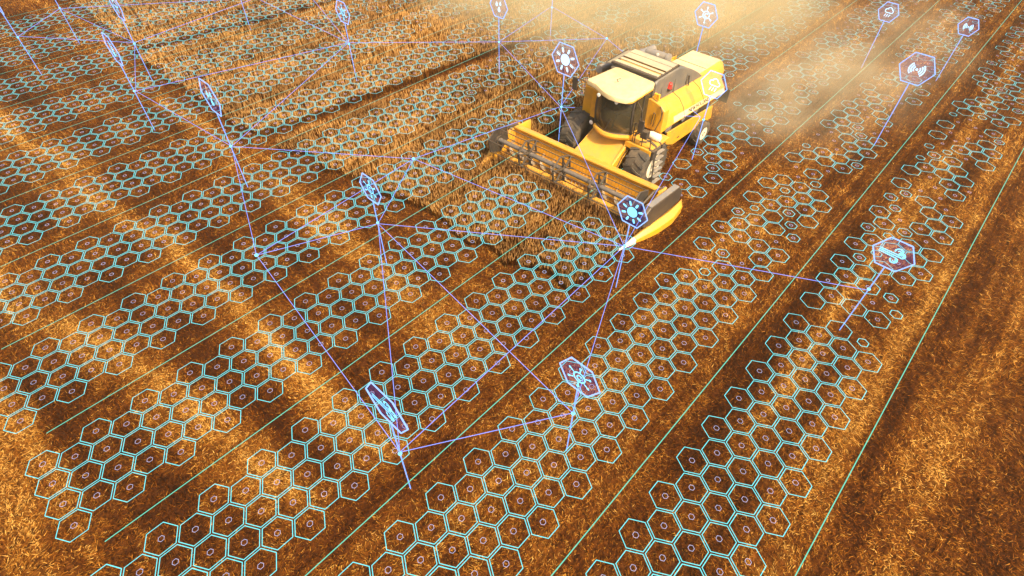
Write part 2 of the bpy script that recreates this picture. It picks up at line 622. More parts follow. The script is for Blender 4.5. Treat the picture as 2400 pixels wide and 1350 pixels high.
def wheat():
    x, y, d = scatter(2900000)
    u, v = x / K, -y / K
    keep = in_crop(u, v)
    x, y, d, u, v = x[keep], y[keep], d[keep], u[keep], v[keep]
    n = len(x)
    gs = (d / 22.0) ** .6
    hh = .42 + .025 * np.sin(2 * np.pi * v / 1.25) + .12 * (N2(u * .3, v * .3) - .5) + .05 * (N4(u * 1.1, v * 1.1) - .5) + rng.normal(0, .03, n)
    ang = N1(u * .08, v * .08) * 5 + rng.normal(0, 1.0, n)
    lean = np.abs(rng.normal(.05, .10, n)) + .55 * np.clip(N3(u * .22 + 9, v * .22) * 1.7 - 1.05, 0, 1)
    z0 = np.zeros(n)
    stem = blades(x, y, z0, ang, lean, hh, .030 * gs)
    top = stem[:, 2]
    tone = np.clip(.60 + .45 * (N1(u * .18, v * .18) - .5) + .35 * (N3(u * .8, v * .8) - .5) + rng.normal(0, .12, n), 0, 1)
    cs = ramp(np.clip(tone - .22, 0, 1))
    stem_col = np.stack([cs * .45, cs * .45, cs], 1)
    ea = ang + rng.normal(0, .5, n)
    el = np.abs(rng.normal(.10, .16, n))
    base = top - np.stack([np.zeros(n), np.zeros(n), np.full(n, .13)], -1)
    ear = blades(base[:, 0], base[:, 1], base[:, 2], ea, el, rng.uniform(.13, .20, n) * gs ** .4, rng.uniform(.024, .042, n) * gs ** .8)
    pale = np.array((.80, .50, .20))
    ce = ramp(np.clip(tone + .14, 0, 1))
    ce = (ce * .5 + pale * .5 * np.clip(tone + .35, 0, 1)[:, None]) * rng.uniform(.8, 1.15, n)[:, None]
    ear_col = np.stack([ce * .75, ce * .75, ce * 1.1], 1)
    m = rng.random(n) < .5
    lf = blades(x[m], y[m], z0[m] + hh[m] * .35, rng.uniform(0, 6.28, m.sum()), rng.uniform(.4, .9, m.sum()), rng.uniform(.12, .22, m.sum()), .02 * gs[m])
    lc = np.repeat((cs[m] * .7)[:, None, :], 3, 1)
    o = tri_mesh('standing_wheat', np.concatenate([stem, ear, lf]), np.concatenate([stem_col, ear_col, lc]), 'wheat_blades')
    tag(o, 'standing ripe wheat not yet cut, ears golden brown', 'wheat', kind='stuff')
    print('wheat', n)


wheat()

# ------------------------------------------------------------------ the combine harvester
# local axes: x to the rear, y to the machine's far side (-b), z up; B() flips the near-side coordinate b
SC = (CAM.z) / (CAM.z - H0)
_old = Vector((19.54, -6.02, H0))
_root = CAM + SC * (_old - CAM)
MC = empty('combine_harvester', (_root.x, _root.y, 0.0))
MC.scale = (SC, SC, SC)
tag(MC, 'yellow combine harvester with cream cab roof cutting the standing wheat', 'combine harvester')
CB = 0.22                                           # centre line of the body


def Bp(p):
    return (p[0], -p[1], p[2])


class HB(MB):
    """mesh builder that takes (a, b, z) machine coordinates, b positive on the ladder side"""

    def add(s, vs, fs):
        return MB.add(s, [Bp(p) for p in vs], fs)


def mirror_pts(pts):
    return [(a, 2 * CB - b, z) for a, b, z in pts]


def wheel(a, b0, b1, r, rim_r, name, lugs, out_side):
    """tyre lying between b0 and b1, out_side +1 when the outer face is b1"""
    w = b1 - b0
    m = HB()
    prof = [(rim_r, b0 + .04 * w), (rim_r * 1.12, b0), (r * .86, b0 + .01 * w), (r * .95, b0 + .10 * w), (r * .965, b0 + .5 * w),
            (r * .95, b1 - .10 * w), (r * .86, b1 - .01 * w), (rim_r * 1.12, b1), (rim_r, b1 - .04 * w)]
    m.lathe(prof, 40, 'y', (a, 0, r))
    t = m.build(name, 'rubber', MC, smooth=True)
    lg = HB()
    for i in range(lugs):
        for s in (0, 1):
            th = 2 * math.pi * (i + .5 * s) / lugs
            # a chevron bar from the centre line to the shoulder
            pts = []
            for k, (fb, dt) in enumerate(((.48, .0), (.25, .10), (.03, .17))):
                bb = b0 + w * (fb if s == 0 else 1 - fb)
                rr = r * (.955 if k < 2 else .93)
                for dd in (-.045, .045):
                    for h in (0, .05 * r):
                        A = th + dt + dd
                        pts.append((a + (rr + h) * math.cos(A), bb, r + (rr + h) * math.sin(A)))
            lg.loft([[pts[k * 4 + j] for j in (0, 1, 3, 2)] for k in range(3)])
    tag(lg.build('tread_lugs', 'rubber', t), kind='stuff')
    rm = HB()
    fo = b1 if out_side > 0 else b0
    inn = -out_side
    rm.lathe([(rim_r * 1.0, fo + inn * .03 * w), (rim_r * .93, fo + inn * .05 * w), (rim_r * .86, fo + inn * .22 * w), (rim_r * .42, fo + inn * .25 * w),
              (rim_r * .38, fo + inn * .10 * w), (rim_r * .12, fo + inn * .08 * w), (.01, fo + inn * .08 * w)], 32, 'y', (a, 0, r))
    ro = rm.build('rim', 'rim_paint', t, smooth=True)
    bo = HB()
    for i in range(8):
        A = 2 * math.pi * i / 8
        c = (a + rim_r * .28 * math.cos(A), fo + inn * .09 * w, r + rim_r * .28 * math.sin(A))
        bo.tube(c, (c[0], c[1] - inn * .03, c[2]), .022, n=6)
    tag(bo.build('wheel_bolts', 'dark_metal', t), kind='stuff')
    return t


wheel(-.16, 1.28, 2.12, .93, .46, 'front_wheel', 18, 1)
wheel(-.16, -1.72, -.92, .93, .46, 'front_wheel', 18, -1)
wheel(3.80, 1.66, 2.02, .52, .27, 'rear_wheel', 14, 1)
wheel(3.80, -1.58, -1.22, .52, .27, 'rear_wheel', 14, -1)

# chassis and hull
m = HB().box(-.25, 5.0, -.95, 1.40, .75, 1.75)
m.tube((-.08, -1.2, .86), (-.08, 1.6, .86), .13, n=12)
m.tube((3.8, -1.3, .52), (3.8, 1.7, .52), .09, n=10)
m.build('chassis', 'dark_metal', MC, bevel=.03)
HB().box(.75, 4.9, -.78, 1.25, 1.75, 2.45).build('hull', 'yellow_paint', MC, bevel=.04)

# straw hood at the rear
sec = [(-.86, 1.2), (-.72, 2.15), (-.52, 2.44), (-.42, 2.49), (.90, 2.49), (1.0, 2.44), (1.16, 2.15), (1.30, 1.2)]
rings = []
for a, dz, inset in ((1.9, .06, 0), (4.6, .02, 0), (6.15, -.02, .03), (6.32, -.10, .06)):
    rings.append([(a - (0.0 if z > 1.5 else .5 * (a > 5)), b + (inset if b < .2 else -inset), z + dz) for b, z in sec])
hood = HB().loft(rings).build('straw_hood', 'yellow_paint', MC, bevel=.02, smooth=True)
HB().prism([(2.0, -.44), (6.12, -.42), (6.12, .90), (2.0, .92)], 'z', lambda p: 2.49 + (4.6 - p[0]) * .018, lambda p: 2.525 + (4.6 - p[0]) * .018).build('hood_cover', 'cream_paint', hood, bevel=.012)
for a in (3.2, 4.9):
    HB().path([(a, -.44, 2.535 + (4.6 - a) * .018), (a, .91, 2.535 + (4.6 - a) * .018)], .008, 4).build('panel_gap', 'dark_metal', hood)
g = HB()
for i in range(7):
    g.box(6.33, 6.35, -.35 + i * .17, -.27 + i * .17, 1.55, 2.2)
tag(g.build('vent_slats', 'dark_metal', hood), kind='stuff')


# side shields
def shield(mir, name):
    f = mirror_pts if mir else (lambda p: p)
    A = [(1.10, 2.76), (1.42, 2.64), (1.64, 2.40), (1.69, 2.30), (1.80, 1.98), (1.60, 1.92), (1.15, 1.95)]
    Bq = [(1.10, 2.46), (1.42, 2.27), (1.64, 2.00), (1.69, 1.93), (1.80, 1.70), (1.60, 1.64), (1.15, 1.66)]
    ring = []
    for i in range(7):
        t = i / 6
        ring.append(f([(lerp(.62, 5.30, t), lerp(p[0], q[0], t), lerp(p[1], q[1], t)) for p, q in zip(A, Bq)]))
    o = HB().loft(ring).build(name, 'yellow_paint', MC, bevel=.02)
    # pale stripe along the lower face
    st = HB()
    for i in range(12):
        pass
    q0, q1 = [], []
    for t in (0.14, .985):
        a = lerp(.62, 5.30, t)
        p, q = (lerp(1.69, 1.69, t), lerp(2.30, 1.93, t)), (lerp(1.80, 1.80, t), lerp(1.98, 1.70, t))
        for fr in (.16, .86):
            (q0 if fr < .5 else q1).append((a, lerp(p[0], q[0], fr) + .006, lerp(p[1], q[1], fr)))
    st.add(f([q0[0], q0[1], q1[1], q1[0]]), [(0, 1, 2, 3)])
    st.build('pale_stripe', 'cream_paint', o)
    for t in (.30, .62):
        pp = [(lerp(.62, 5.30, t), lerp(p[0], q[0], t) + (.005 if i else 0), lerp(p[1], q[1], t) + .005) for i, (p, q) in enumerate(zip(A[:5], Bq[:5]))]
        HB().path(f(pp), .009, 4).build('panel_gap', 'dark_metal', o)
    return o


sh = shield(False, 'side_shield')
shield(True, 'side_shield')


def low_panel(mir):
    f = mirror_pts if mir else (lambda p: p)
    pts = [(1.02, 1.66), (4.55, 1.38), (4.75, .76), (1.70, .86), (1.10, 1.12)]
    vs = f([(a, 1.70, z) for a, z in pts]) + f([(a, 1.76, z) for a, z in pts])
    n = 5
    o = HB().add(vs, [tuple(range(n)), tuple(range(2 * n - 1, n - 1, -1))] + [(i, (i + 1) % n, n + (i + 1) % n, n + i) for i in range(n)]).build('lower_side_panel', 'yellow_paint', MC, bevel=.02)
    for a in (1.9, 3.9):
        vs = f([(a, 1.775, 1.05), (a + .16, 1.775, 1.04), (a + .16, 1.775, 1.10), (a, 1.775, 1.11)])
        HB().add(vs, [(0, 1, 2, 3)]).build('latch', 'dark_metal', o)
    return o


low_panel(False)
low_panel(True)

# faint maker's lettering on the stripe
cu = bpy.data.curves.new('lettering', 'FONT')
cu.body = 'NEW HOLLAND'
cu.size = .22
cu.extrude = .002
cu.align_x = 'CENTER'
to = bpy.data.objects.new('lettering', cu)
COL.objects.link(to)
bpy.context.view_layer.update()
dg = bpy.context.evaluated_depsgraph_get()
tm = bpy.data.meshes.new_from_object(to.evaluated_get(dg))
bpy.data.objects.remove(to)
tm.materials.clear()
tm.materials.append(MATS['ink'])
le = bpy.data.objects.new('lettering', tm)
link(le, sh)
ex = Vector((1, 0, -.07)).normalized()
pa, pb = Vector((0, -1.69, 2.30)), Vector((0, -1.80, 1.98))
ey = (pa - pb).normalized()
ey = (ey - ex * ey.dot(ex)).normalized()
ez = ex.cross(ey)
le.matrix_local = Matrix(((ex.x, ey.x, ez.x, 3.15), (ex.y, ey.y, ez.y, -1.784), (ex.z, ey.z, ez.z, 1.905), (0, 0, 0, 1)))

# engine side shadow gap and belts under the shield
for a, r in ((1.5, .22), (2.6, .16), (3.6, .20)):
    HB().lathe([(r, 1.45), (r, 1.53), (.04, 1.54)], 20, 'y', (a, 0, 1.55)).build('belt_pulley', 'grey_metal', MC)

# front panels beside the cab
m = HB().prism([(1.02, 1.95), (1.02, 3.02), (1.18, 3.08), (1.62, 2.96), (1.80, 2.80), (1.84, 1.98)], 'x', .30, .64)
fp = m.build('front_panel', 'yellow_paint', MC, bevel=.03)
hr = HB().path([(.22, 1.62, 2.05), (.22, 1.76, 2.55), (.24, 1.74, 2.80), (.28, 1.62, 2.96)], .018)
hr.build('handrail', 'dark_metal', fp)
HB().path([(.26, 1.48, 2.15), (.26, 1.50, 2.62), (.26, 1.42, 2.66), (.26, 1.40, 2.2)], .014).build('grab_handle', 'dark_metal', fp)
m = HB().prism([(-1.42, 1.50), (-1.38, 2.98), (-1.30, 3.05), (-.78, 2.90), (-.74, 1.62)], 'x', -.12, .40)
fp = m.build('front_panel', 'yellow_paint', MC, bevel=.03)
HB().path([(-.16, -.80, 2.9), (-.18, -.78, 1.7)], .03).build('edge_bar', 'dark_metal', fp)

# grain tank
out = [(.66, 2.62), (.60, 3.50), (.72, 3.60), (2.10, 3.60), (2.60, 3.44), (3.30, 3.10), (3.85, 2.80), (4.30, 2.50), (4.30, 2.40)]
rings = []
for b, sh_ in ((-.86, 0), (-.72, 1), (1.02, 1), (1.10, 0)):
    rings.append([(a, b, z if (sh_ or z < 3.3) else z - .05) for a, z in out])
tank = HB().loft(rings).build('grain_tank', 'tank_grey', MC, bevel=.03)
rim = HB()
for q in ((.62, 2.10, -.84, -.76), (.62, 2.10, 1.00, 1.08)):
    rim.box(q[0], q[1], q[2], q[3], 3.605, 3.66)
rim.box(.60, .70, -.86, 1.09, 3.605, 3.68)
rim.box(2.02, 2.12, -.86, 1.09, 3.605, 3.66)
rim.build('tank_rim', 'dark_metal', tank, bevel=.01)
HB().box(.71, 1.30, -.75, .99, 3.603, 3.625).build('grain_heap', 'grain', tank)
for a0, a1, zz in ((.72, .90, 3.69), (1.06, 1.20, 3.67), (1.30, 1.68, 3.69), (1.70, 2.02, 3.70)):
    HB().prism([(a0, -.80), (a1, -.80), (a1, 1.03), (a0, 1.03)], 'z', zz - .03, zz).build('tank_lid', 'lid_metal', tank, bevel=.008)
# the far lid folded outwards
HB().add([(.62, -.86, 3.63), (2.1, -.86, 3.63), (2.0, -1.26, 3.46), (.72, -1.26, 3.46), (.62, -.86, 3.59), (2.1, -.86, 3.59), (2.0, -1.26, 3.42), (.72, -1.26, 3.42)],
         [(0, 1, 2, 3), (7, 6, 5, 4), (0, 4, 5, 1), (1, 5, 6, 2), (2, 6, 7, 3), (3, 7, 4, 0)]).build('tank_lid', 'lid_metal', tank)
m = HB().path([(.66, -1.1, 3.56), (2.0, -1.1, 3.6)], .02)
m.build('lid_rod', 'dark_metal', tank)
bl = HB().lathe([(.10, 0), (.10, .03), (.085, .05), (.085, .17), (.05, .21), (.005, .22)], 16, 'z', (1.62, 1.12, 2.98)).build('beacon', 'red_lens', tank, smooth=True)
HB().box(1.52, 1.72, 1.05, 1.20, 2.90, 2.98).build('bracket', 'dark_metal', bl)
HB().path([(3.0, 1.14, 2.98), (2.98, 1.2, 2.62)], .025).build('side_strut', 'dark_metal', tank)
for a in (1.1, 2.0, 2.9):
    HB().path([(a, 1.115, 2.66), (a, 1.09, 3.2 if a < 2.5 else 3.05)], .014, 5).build('tank_rib', 'dark_metal', tank)

# unloading auger folded along the far side
au = HB().tube((.9, -1.55, 3.05), (4.6, -1.45, 2.72), .15, n=16)
au.build('unloading_auger', 'grey_metal', MC, smooth=True)
HB().tube((3.95, -1.35, 2.84), (3.95, -.45, 2.84), .17, n=16).lathe([(.2, -.42), (.2, -.30), (.1, -.28)], 16, 'y', (3.95, 0, 2.84)).build('air_intake_drum', 'grey_metal', MC, smooth=True)
HB().lathe([(.06, 0), (.06, .02), (.01, .03)], 12, 'x', (3.75, -.75, 2.95)).build('work_light', 'clear_lens', MC)

# cab
cab = HB().prism([(-.42, -.28), (-.42, 1.10), (.52, 1.10), (.52, -.70), (-.1, -.70)], 'z', 1.86, 1.98).build('cab_floor', 'yellow_paint', MC, bevel=.03)
# windshield: curved in plan, bowed in height
nseg = 9


def ws(t, hgt):
    """point of the windshield at t (0 far edge .. 1 near edge) and height hgt 0..1"""
    b = lerp(lerp(-.30, -.34, hgt), lerp(1.14, 1.06, hgt), t)
    bow = math.sin(math.pi * (t * .92 + .04))
    a0 = lerp(lerp(-.72, -.52, t), lerp(-.66, -.50, t), hgt)
    a = a0 - .38 * bow * (1 - .35 * hgt) - .10 * math.sin(math.pi * hgt)
    return (a, b, lerp(2.02, 3.36, hgt))


rings = [[ws(i / nseg, j / 8) for i in range(nseg + 1)] for j in range(9)]
HB().loft(rings, cap=False, closed=False).build('windshield', 'cab_glass', MC, smooth=True)
m = HB()
for t, r in ((0, .035), (1, .04)):
    m.path([ws(t, j / 8) for j in range(9)], r)
m.path([ws(i / nseg, 0) for i in range(nseg + 1)], .02)
m.build('windshield_frame', 'dark_metal', MC)
side = [(-.50, 2.02), (-.48, 3.36), (.46, 3.36), (.50, 2.30), (.20, 2.05)]
HB().add([(a, 1.12 - .04 * (z > 3), z) for a, z in side], [tuple(range(5))]).build('side_window', 'cab_glass', MC)
HB().add([(a, -.70, z) for a, z in side], [tuple(range(5))]).build('side_window', 'cab_glass', MC)
HB().box(.46, .54, -.72, 1.10, 1.98, 3.36).build('cab_rear_wall', 'tank_grey', MC)
HB().path([(.48, 1.11, 2.2), (.46, 1.08, 3.36)], .04).build('cab_pillar', 'dark_metal', MC)
HB().path([(-.02, 1.13, 2.03), (-.02, 1.10, 3.36)], .022).build('cab_pillar', 'dark_metal', MC)
HB().prism([(-.72, 2.02), (-.30, 2.02), (-.34, 3.36), (-.72, 3.36)], 'x', -.56, -.50).build('corner_panel', 'yellow_paint', MC, bevel=.01)
# ledge below the windshield
lo = [ws(i / nseg, 0) for i in range(nseg + 1)]
m = HB()
rg = []
for p in lo:
    rg.append([(p[0] + .06, p[1], 2.02), (p[0] - .10, p[1], 2.0), (p[0] - .13, p[1], 1.93), (p[0] - .06, p[1], 1.82), (p[0] + .30, p[1], 1.80)])
m.loft(rg)
m.build('front_ledge', 'yellow_paint', MC, smooth=True)
# roof
ro = [(-.88, -.80), (-.94, -.70), (-.98, -.35), (-1.10, .05), (-1.18, .35), (-1.16, .68), (-1.02, 1.00), (-.92, 1.10), (-.84, 1.14), (.44, 1.12), (.56, 1.06), (.60, .96), (.66, -.40), (.66, -.56), (.58, -.64)]
z0r = 3.36
rings = []
for k, (zz, s_) in enumerate(((z0r, .965), (z0r + .03, 1.0), (z0r + .13, 1.0), (z0r + .175, .98), (z0r + .19, .93))):
    rings.append([((a + .2) * s_ - .2, (b - .16) * s_ + .16, zz - (.06 if -1.2 < a < -1.0 else 0)) for a, b in ro])
roof = HB().loft(rings).build('cab_roof', 'cream_paint', MC, smooth=True)
HB().prism([(a * .995, b * .995) for a, b in ro], 'z', z0r - .04, z0r - .002).build('roof_underside', 'yellow_paint', roof, bevel=.01)
for b in (-.1, .65):
    HB().lathe([(.07, 0), (.07, -.02), (.005, -.03)], 12, 'x', (-1.08, b, 3.28)).build('roof_light', 'clear_lens', roof)
HB().path([(-.35, .15, 3.58), (-.40, .10, 3.66), (-.30, .20, 3.70)], .012, 5).build('antenna', 'dark_metal', roof)
# inside the cab
HB().box(-.05, .40, .10, .62, 2.30, 2.44).box(.30, .44, .10, .62, 2.42, 3.05).box(-.02, .35, .04, .10, 2.52, 2.57).box(-.02, .35, .62, .68, 2.52, 2.57).build('driver_seat', 'seat_fabric', MC, bevel=.04)
m = HB().path([(-.62, .35, 2.0), (-.42, .35, 2.62)], .035, 8)
for i in range(16):
    A, A2 = 2 * math.pi * i / 16, 2 * math.pi * (i + 1) / 16
    f_ = lambda q: (-.40 + .10 * math.sin(q), .35 + .19 * math.cos(q), 2.64 + .17 * math.sin(q))
    m.tube(f_(A), f_(A2), .018, n=5)
m.build('steering_wheel', 'dark_metal', MC)
HB().box(-.30, .2, .80, 1.02, 2.0, 2.62).build('control_console', 'grey_metal', MC, bevel=.03)
HB().path([(-1.02, .30, 2.06), (-1.08, .52, 2.62)], .014, 5).build('wiper', 'dark_metal', MC)

# mirrors and lamps
for sgn, b0, pth, nm in ((1, 1.12, [(-.45, 1.12, 3.2), (-.75, 1.5, 3.15), (-.72, 1.55, 2.75)], 0), (-1, -.6, [(-.55, -.75, 3.2), (-.55, -1.35, 3.25), (-.5, -1.58, 3.15)], 1)):
    mr = HB().path(pth, .018).build('mirror_arm', 'dark_metal', MC)
    e = pth[-1]
    HB().box(e[0] - .03, e[0] + .03, e[1] - .11, e[1] + .11, e[2] - .42, e[2] + .06).build('mirror', 'dark_metal', mr, bevel=.02)
for a, b, z in ((.35, 1.30, 3.22), (.35, 1.42, 3.22)):
    wl = HB().box(a - .03, a + .05, b - .045, b + .045, z - .13, z + .09).build('cab_side_lamp', 'amber_lens', MC, bevel=.01)
for a, b, z in ((-.55, 1.36, 1.62), (-.16, -1.30, 1.72), (-.52, -.62, 1.80)):
    wl = HB().lathe([(.085, 0), (.085, -.05), (.07, -.065), (.005, -.075)], 14, 'x', (a, b, z)).build('headlamp', 'clear_lens', MC, smooth=True)
    HB().lathe([(.095, .06), (.097, -.03), (.086, -.05)], 14, 'x', (a + .002, b, z)).build('lamp_housing', 'dark_metal', wl)

# platform, railing, ladder on the near side
pf = HB().box(-.55, .60, 1.14, 2.08, 1.72, 1.82).build('platform', 'yellow_paint', MC, bevel=.02)
HB().box(-.66, -.56, 1.0, 2.10, 1.55, 1.78).build('platform_edge', 'yellow_paint', pf, bevel=.02)
m = HB()
for p in ([(-.60, 1.26, 1.8), (-.62, 1.26, 2.55), (-.62, 1.62, 2.62), (-.60, 1.66, 1.8)], [(-.58, 1.34, 1.4), (-.60, 1.34, 2.2), (-.56, 1.95, 2.2), (-.55, 1.98, 1.8)], [(-.6, 1.1, 2.0), (-.66, 1.62, 2.5)]):
    m.path(p, .018)
m.build('railing', 'dark_metal', pf)
HB().box(-.72, -.50, 1.58, 1.84, 2.16, 2.44).build('tool_box', 'dark_metal', pf, bevel=.02)
HB().lathe([(.12, 1.55), (.14, 1.62), (.14, 1.95), (.10, 2.0)], 14, 'y', (.05, 0, 1.95)).build('extinguisher', 'wear_white', pf, smooth=True)
ld = HB()
for a in (-.42, .02):
    ld.path([(a, 2.14, 1.80), (a + .03, 2.26, .28)], .028, 6)
lad = ld.build('ladder', 'dark_metal', MC)
for i in range(6):
    t = (i + .5) / 6
    b = lerp(2.14, 2.26, t)
    z = lerp(1.75, .30, t)
    HB().box(-.42, .04, b - .01, b + .12, z - .015, z + .015).build('rung', 'grey_metal', lad)
HB().box(-.64, -.36, 1.98, 2.20, 1.45, 1.80).build('battery_box', 'dark_metal', MC, bevel=.02)

# rear lamp bracket
m = HB().box(5.30, 5.36, 1.42, 1.98, 1.28, 1.86).box(5.0, 5.32, 1.66, 1.72, 1.5, 1.56)
tb = m.build('rear_lamp_board', 'dark_metal', MC, bevel=.02)
HB().box(5.362, 5.38, 1.55, 1.70, 1.4, 1.6).build('tail_lamp', 'red_lens', tb)

# feeder house
fe = [(-.10, 1.72, 1.05), (-.10, .95, 1.05)]
m = HB()
top0, top1 = 1.80, .98
m.loft([[(-.15, -.50, top0 - .75), (-.15, -.50, top0), (-.15, 1.06, top0), (-.15, 1.06, top0 - .75)],
        [(-.80, -.52, top0 - .95), (-.80, -.52, top0 - .36), (-.80, 1.08, top0 - .36), (-.80, 1.08, top0 - .95)],
        [(-1.72, -.62, .22), (-1.72, -.62, top1), (-1.72, 1.14, top1), (-1.72, 1.14, .22)]])
fh = m.build('feeder_house', 'yellow_paint', MC, bevel=.03)
for off in (0, .05, .10):
    HB().path([(-.40, 1.10 + off * .3, 1.72), (-.62, 1.14, 1.42 - off), (-.85, 1.12 + off * .2, 1.20), (-1.1, 1.14, .95 - off * .4), (-1.55, 1.16, .80 - off)], .018, 6).build('hydraulic_hose', 'yellow_paint' if off else 'dark_metal', fh)
HB().path([(-.3, -.45, 1.79), (-1.65, -.55, 1.01)], .02, 6).build('edge_seam', 'yellow_paint', fh)
HB().path([(-.3, 1.0, 1.79), (-1.65, 1.08, 1.01)], .02, 6).build('edge_seam', 'yellow_paint', fh)

# ---- header (its own part with sub-parts)
SK = .062


def hd(p):
    return (p[0] + SK * p[1], p[1], p[2])


class HD(HB):
    def add(s, vs, fs):
        return HB.add(s, [hd(p) for p in vs], fs)


b0h, b1h = -3.22, 3.22
prof = [(-1.62, 1.16), (-1.66, .20), (-2.62, .12), (-2.64, .16), (-1.74, .26), (-1.72, 1.10)]
header = HD().prism(prof, 'y', b0h, b1h).build('header', 'yellow_paint', MC)
HD().prism([(-1.56, 1.02), (-1.56, 1.18), (-1.80, 1.22), (-1.84, 1.16), (-1.78, 1.02)], 'y', b0h + .02, b1h - .02).build('top_beam', 'yellow_paint', header, bevel=.02)
HD().tube((-2.10, b0h + .05, .47), (-2.10, b1h - .05, .47), .15, n=18).build('auger_drum', 'yellow_paint', header, smooth=True)
for sgn, lo_, hi_ in ((1, b0h + .06, -.2), (-1, b1h - .06, .6)):
    nst = 120
    fl = HD()
    prev = None
    for i in range(nst + 1):
        t = i / nst
        b = lerp(lo_, hi_, t)
        A = sgn * t * abs(hi_ - lo_) / .5 * 2 * math.pi
        cur = [(-2.10 + r_ * math.cos(A), b, .47 + r_ * math.sin(A)) for r_ in (.14, .29)]
        if prev:
            fl.add([prev[0], prev[1], cur[1], cur[0]], [(0, 1, 2, 3)])
        prev = cur
    fl.build('auger_flight', 'bright_steel', header)
fi = HD()
for i in range(14):
    A = i * 2.1
    b = -.15 + i * .055
    fi.tube((-2.10, b, .47), (-2.10 + .33 * math.cos(A), b, .47 + .33 * math.sin(A)), .012, n=5)
tag(fi.build('auger_fingers', 'bright_steel', header), kind='stuff')
kn = HD()
nf = 80
for i in range(nf):
    b = lerp(b0h + .05, b1h - .05, (i + .5) / nf)
    kn.add([(-2.6, b - .03, .13), (-2.6, b + .03, .13), (-2.76, b, .11), (-2.6, b, .17)], [(0, 1, 2), (0, 2, 3), (1, 3, 2), (0, 3, 1)])
tag(kn.build('knife_guards', 'dark_metal', header), kind='stuff')
# end plates
for sgn in (1, -1):
    B0, B1 = (3.20, 3.30) if sgn > 0 else (-3.30, -3.20)
    HD().prism([(-1.45, 1.18), (-1.45, .18), (-2.9, .12), (-2.85, .45), (-2.2, 1.0)], 'y', B0, B1).build('end_plate', 'yellow_paint', header, bevel=.015)
# dark drive cover on the near end
dc = HB().prism([(-.90, 1.18), (-2.72, 1.28), (-3.02, 1.10), (-3.02, .62), (-2.4, .34), (-.62, .44), (-.60, .86)], 'y', 3.36, 3.60).build('drive_cover', 'dark_metal', header, bevel=.04)
HB().prism([(-.92, 1.185), (-2.70, 1.285), (-2.70, 1.305), (-.92, 1.205)], 'y', 3.38, 3.58).build('cover_strip', 'grey_metal', header)


def divider(sgn, b_in, b_out, tipb, mat='yellow_paint', hs=1.0):
    rings = []
    for a, bw, zt, zb, bo in ((-.55, .06, .52, .24, .10), (-.75, .22, .52, .04, .16), (-1.5, .34, .50, .02, .20), (-2.3, .34, .46, .02, .12), (-2.85, .26, .38, .02, .02), (-3.2, .18, .28, .03, -.06)):
        zt, bw = zt * hs, bw * (1.0 if hs == 1 else 1.25)
        bc = lerp(b_in, b_out, .5) + sgn * bo
        rings.append([(a, bc - bw / 2, zb), (a, bc - bw / 2, zt * .8), (a, bc - sgn * bw * .1, zt), (a, bc + bw / 2 if sgn > 0 else bc + bw / 2, zt * .7), (a, bc + bw / 2, zb + .02)])
    o = HB().loft(rings).build('crop_divider', mat, header, bevel=.03, smooth=True)
    last = rings[-1]
    tip = [(-3.95, tipb + d * .02, .06 + e) for d, e in ((-1, 0), (-1, .03), (0, .05), (1, .03), (1, 0))]
    HB().loft([[(p[0] - .003, p[1], p[2]) for p in last], tip]).build('divider_tip', 'wear_white' if sgn > 0 else 'yellow_paint', header, bevel=.01)


divider(1, 3.36, 3.72, 3.36)
divider(-1, -3.66, -3.34, -3.36, hs=1.45)

# reel
RA, RZ, RR = -2.84, 1.12, .54
reel = HD().tube((RA, -3.05, RZ), (RA, 3.05, RZ), .088, n=20).build('reel', 'reel_grey', header, smooth=True)
ANG = [R(160 - 60 * i) for i in range(6)]


def rp(A, b, r=RR):
    return (RA + r * math.cos(A), b, RZ + r * math.sin(A))


tines = HD()
for A in ANG:
    HD().tube(rp(A, -3.08), rp(A, 3.08), .017, n=6).build('reel_bat', 'dark_metal', header)
    nt_ = 46
    for i in range(nt_):
        b = lerp(-3.0, 3.0, (i + .5) / nt_)
        p = rp(A, b)
        tines.tube(p, (p[0] - .05 + random.uniform(-.02, .02), b + random.uniform(-.02, .02), p[2] - .22), .0045, .003, n=3, cap=False)
tag(tines.build('reel_tines', 'dark_metal', header), kind='stuff')
for b in (-1.58, -.02, 1.50):
    s_ = HD()
    for i, A in enumerate(ANG):
        s_.tube(rp(A, b, .07), rp(A, b), .040, .032, n=6)
        s_.tube(rp(A, b - .09), rp(ANG[(i + 1) % 6], b - .09), .034, n=6)
        s_.tube(rp(A, b + .09), rp(A, b - .11), .03, n=6)
        mid = (A + ANG[(i + 1) % 6]) / 2 if i < 5 else A - R(30)
        s_.tube(rp(A, b, .42), rp(mid, b, .20), .024, n=5)
    s_.tube((RA, b - .08, RZ), (RA, b + .08, RZ), .12, n=14)
    s_.build('reel_spider', 'dark_metal', header)
for sgn in (-1, 1):
    m = HD()
    bb = 3.08 * sgn
    pts = [(RA + RR * 1.08 * math.cos(A), RZ + RR * 1.08 * math.sin(A)) for A in ANG]
    m.prism(pts, 'y', bb - .025, bb + .025)
    m.tube((RA, bb - .08, RZ), (RA, bb + .08, RZ), .17, n=16)
    m.build('reel_end_plate', 'dark_metal', header, bevel=.01)
    HD().path([(-1.62, bb + .10 * sgn, 1.2), (-2.2, bb + .11 * sgn, 1.34), (RA, bb + .10 * sgn, RZ)], .045, 8).build('reel_arm', 'dark_metal', header)

# ------------------------------------------------------------------ the drawn light grid over the field
ORD = ['first', 'second', 'third', 'fourth', 'fifth', 'sixth', 'seventh', 'eighth', 'ninth', 'tenth', 'eleventh', 'twelfth', 'thirteenth',
       'fourteenth', 'fifteenth', 'sixteenth', 'seventeenth', 'eighteenth', 'nineteenth', 'twentieth']
TENS = {2: 'twenty', 3: 'thirty', 4: 'forty', 5: 'fifty'}


